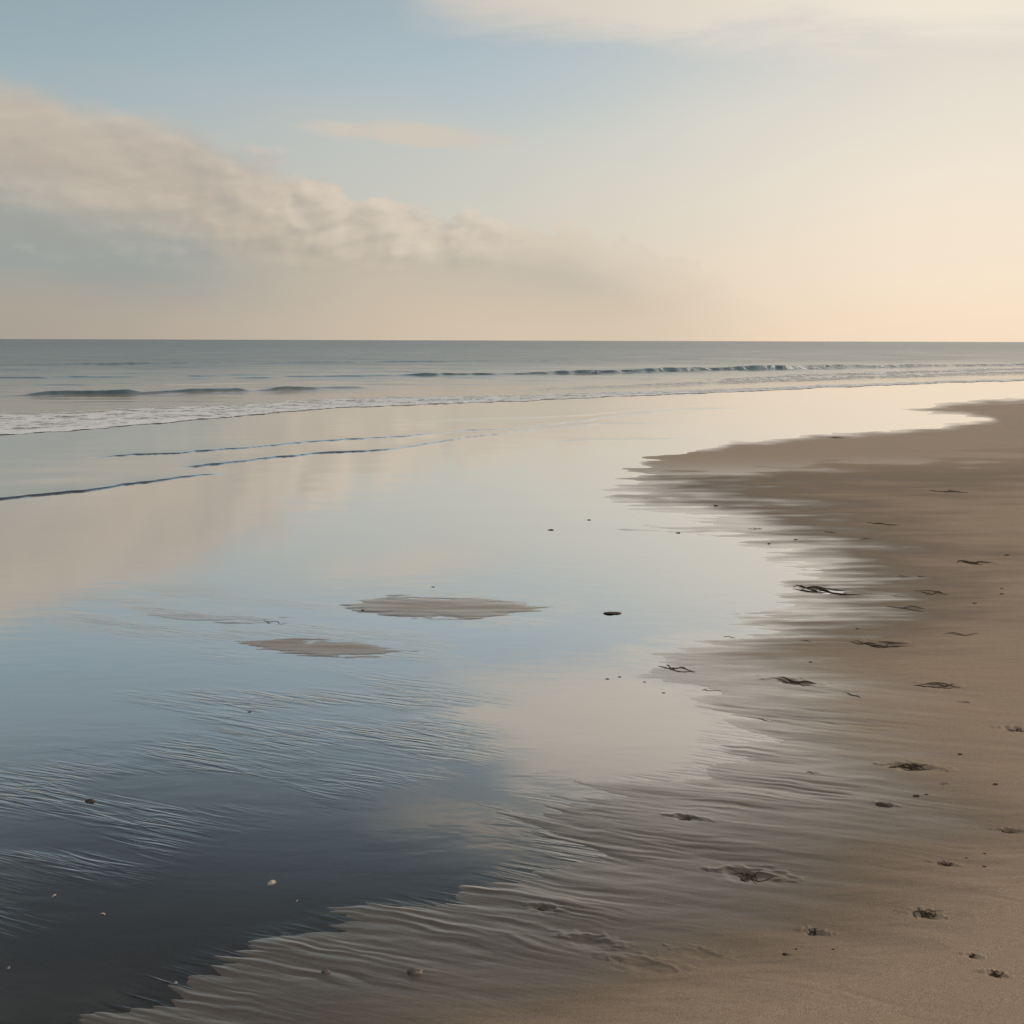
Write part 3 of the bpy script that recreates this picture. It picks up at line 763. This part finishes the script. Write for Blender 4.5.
CLUMPS = [
    (748, 882, 46, 9, 'largest seaweed clump, sprawled in a hollow in the foreground sand'),
    (912, 772, 44, 10, 'ring-shaped seaweed clump in a hollow of the right sand'),
    (1016, 737, 20, 6, 'seaweed clump cut by the right edge of the picture'),
    (686, 820, 18, 5, 'seaweed clump in a dark pit on the rippled wet edge'),
    (1008, 842, 20, 5, 'two-lobed seaweed clump close to the right edge'),
    (945, 877, 18, 5, 'small flat seaweed clump with a trail running right of it'),
    (927, 931, 34, 7, 'wide broken seaweed clump above the two in the bottom right corner'),
    (815, 944, 20, 5, 'seaweed clump in a slanting scrape near the bottom, left of the broken one'),
    (973, 977, 9, 4, 'smaller seaweed clump near the bottom right corner'),
    (997, 996, 16, 5, 'lowest seaweed clump, in the bottom right corner'),
]
PEBBLES = [
    (716, 506, 7, 'dark pebble on the brown tongue of sand above the silvery streaks'),
    (769, 544, 5, 'dark pebble on the silvery streaks right of the flat seaweed bit'),
    (796, 540, 6, 'dark pebble on the silvery streaks, left of the small seaweed bunch'),
    (1002, 591, 4, 'upper of two dark pebbles near the right edge of the sand'),
    (1002, 597, 6, 'lower of two dark pebbles near the right edge of the sand'),
    (1007, 557, 7, 'dark pebble right of the wide bunched seaweed strand'),
    (975, 606, 6, 'dark pebble down and left of the pair near the right edge'),
    (858, 630, 6, 'dark pebble just above the long tangled seaweed strand'),
    (811, 664, 6, 'dark pebble between the long tangled strand and the scrape strand'),
    (961, 760, 7, 'flat dark pebble to the right of the ring-shaped seaweed clump'),
    (996, 793, 7, 'dark pebble near the right edge, below the seaweed clump cut by the frame'),
    (917, 802, 10, 'larger of two dark stones side by side below the ring-shaped clump'),
    (927, 801, 6, 'smaller of two dark stones side by side below the ring-shaped clump'),
    (967, 872, 4, 'leftmost of three tiny dark pebbles right of the flat seaweed clump'),
    (985, 868, 5, 'upper right of three tiny dark pebbles right of the flat seaweed clump'),
    (985, 882, 6, 'lowest of three tiny dark pebbles right of the flat seaweed clump'),
    (786, 967, 8, 'dark pebble on the bottom sand, down and left of the slanting scrape'),
    (797, 963, 4, 'tiny pebble beside the dark one on the bottom sand'),
    (834, 965, 5, 'tiny pebble under the seaweed clump in the slanting scrape'),
    (678, 533, 7, 'dark pebble in the bright shallow water off the tongue of sand'),
    (589, 520, 6, 'small dark pebble far out in the bright water, right of the flat one'),
    (551, 530, 9, 'flat dark pebble farthest left in the bright middle water'),
    (433, 587, 5, 'dark pebble in the water just above the largest sandbar'),
    (608, 679, 6, 'left of two flecks of stone beside the pale mirrored cloud'),
    (620, 677, 6, 'right of two flecks of stone beside the pale mirrored cloud'),
    (645, 682, 4, 'pebble at the left start of the rippled wet edge'),
    (664, 693, 5, 'pebble on the rippled wet edge below the seaweed strand'),
    (363, 611, 5, 'pebble at the left end of the largest sandbar'),
    (269, 623, 4, 'pebble beside the faint seaweed line in the left pool'),
    (250, 712, 6, 'dark pebble alone among fine ripples in the left pool'),
    (543, 910, 14, 'dark pebble in a hollow of the foreground rippled sand'),
]
rng = random.Random(11)
for px, py, w, n, lab in STRANDS: weed(px, py, w, lab, rng, n, .16, group=GS)
for px, py, w, n, lab in CLUMPS: weed(px, py, w * .85, lab, rng, n, .55, 1.35, name='seaweed_clump', group=GC)
for px, py, w, lab in PEBBLES: pebble(px, py, max(w * .7, 3.2), lab, rng, .25, group=GP)
pebble(612, 613, 19, 'flat dark stone alone in the still water right of the largest sandbar', rng, .09, name='flat_stone', cat='stone')
pebble(886, 811, 21, 'solid dark flat stone lying on sand below the ring-shaped seaweed clump', rng, .2, name='flat_stone', cat='stone')
pebble(91, 801, 9, 'dark stone at the end of a ripple in the left pool', rng, .4, name='stone', cat='stone')
pebble(417, 978, 16, 'pale-topped grey stone on the rippled sand at the bottom', rng, .4, m_stone, name='stone', cat='stone')
pebble(328, 975, 10, 'small grey stone near the bottom edge, left of the larger one', rng, .4, m_stone, name='stone', cat='stone')
shell(273, 883, 15, 'largest pale shell lying in the dark foreground water', rng, GH)
shell(298, 901, 6, 'tiny pale shell down and right of the largest one', rng, GH)
shell(104, 914, 8, 'pale shell alone in the dark water at the lower left', rng, GH)
shell(55, 896, 9, 'pale shell at the end of a ripple near the left edge', rng, GH)
shell(10, 968, 7, 'faint pale shell in the bottom left corner', rng, GH)
shell(177, 983, 9, 'pale shell at the water edge near the bottom', rng, GH)
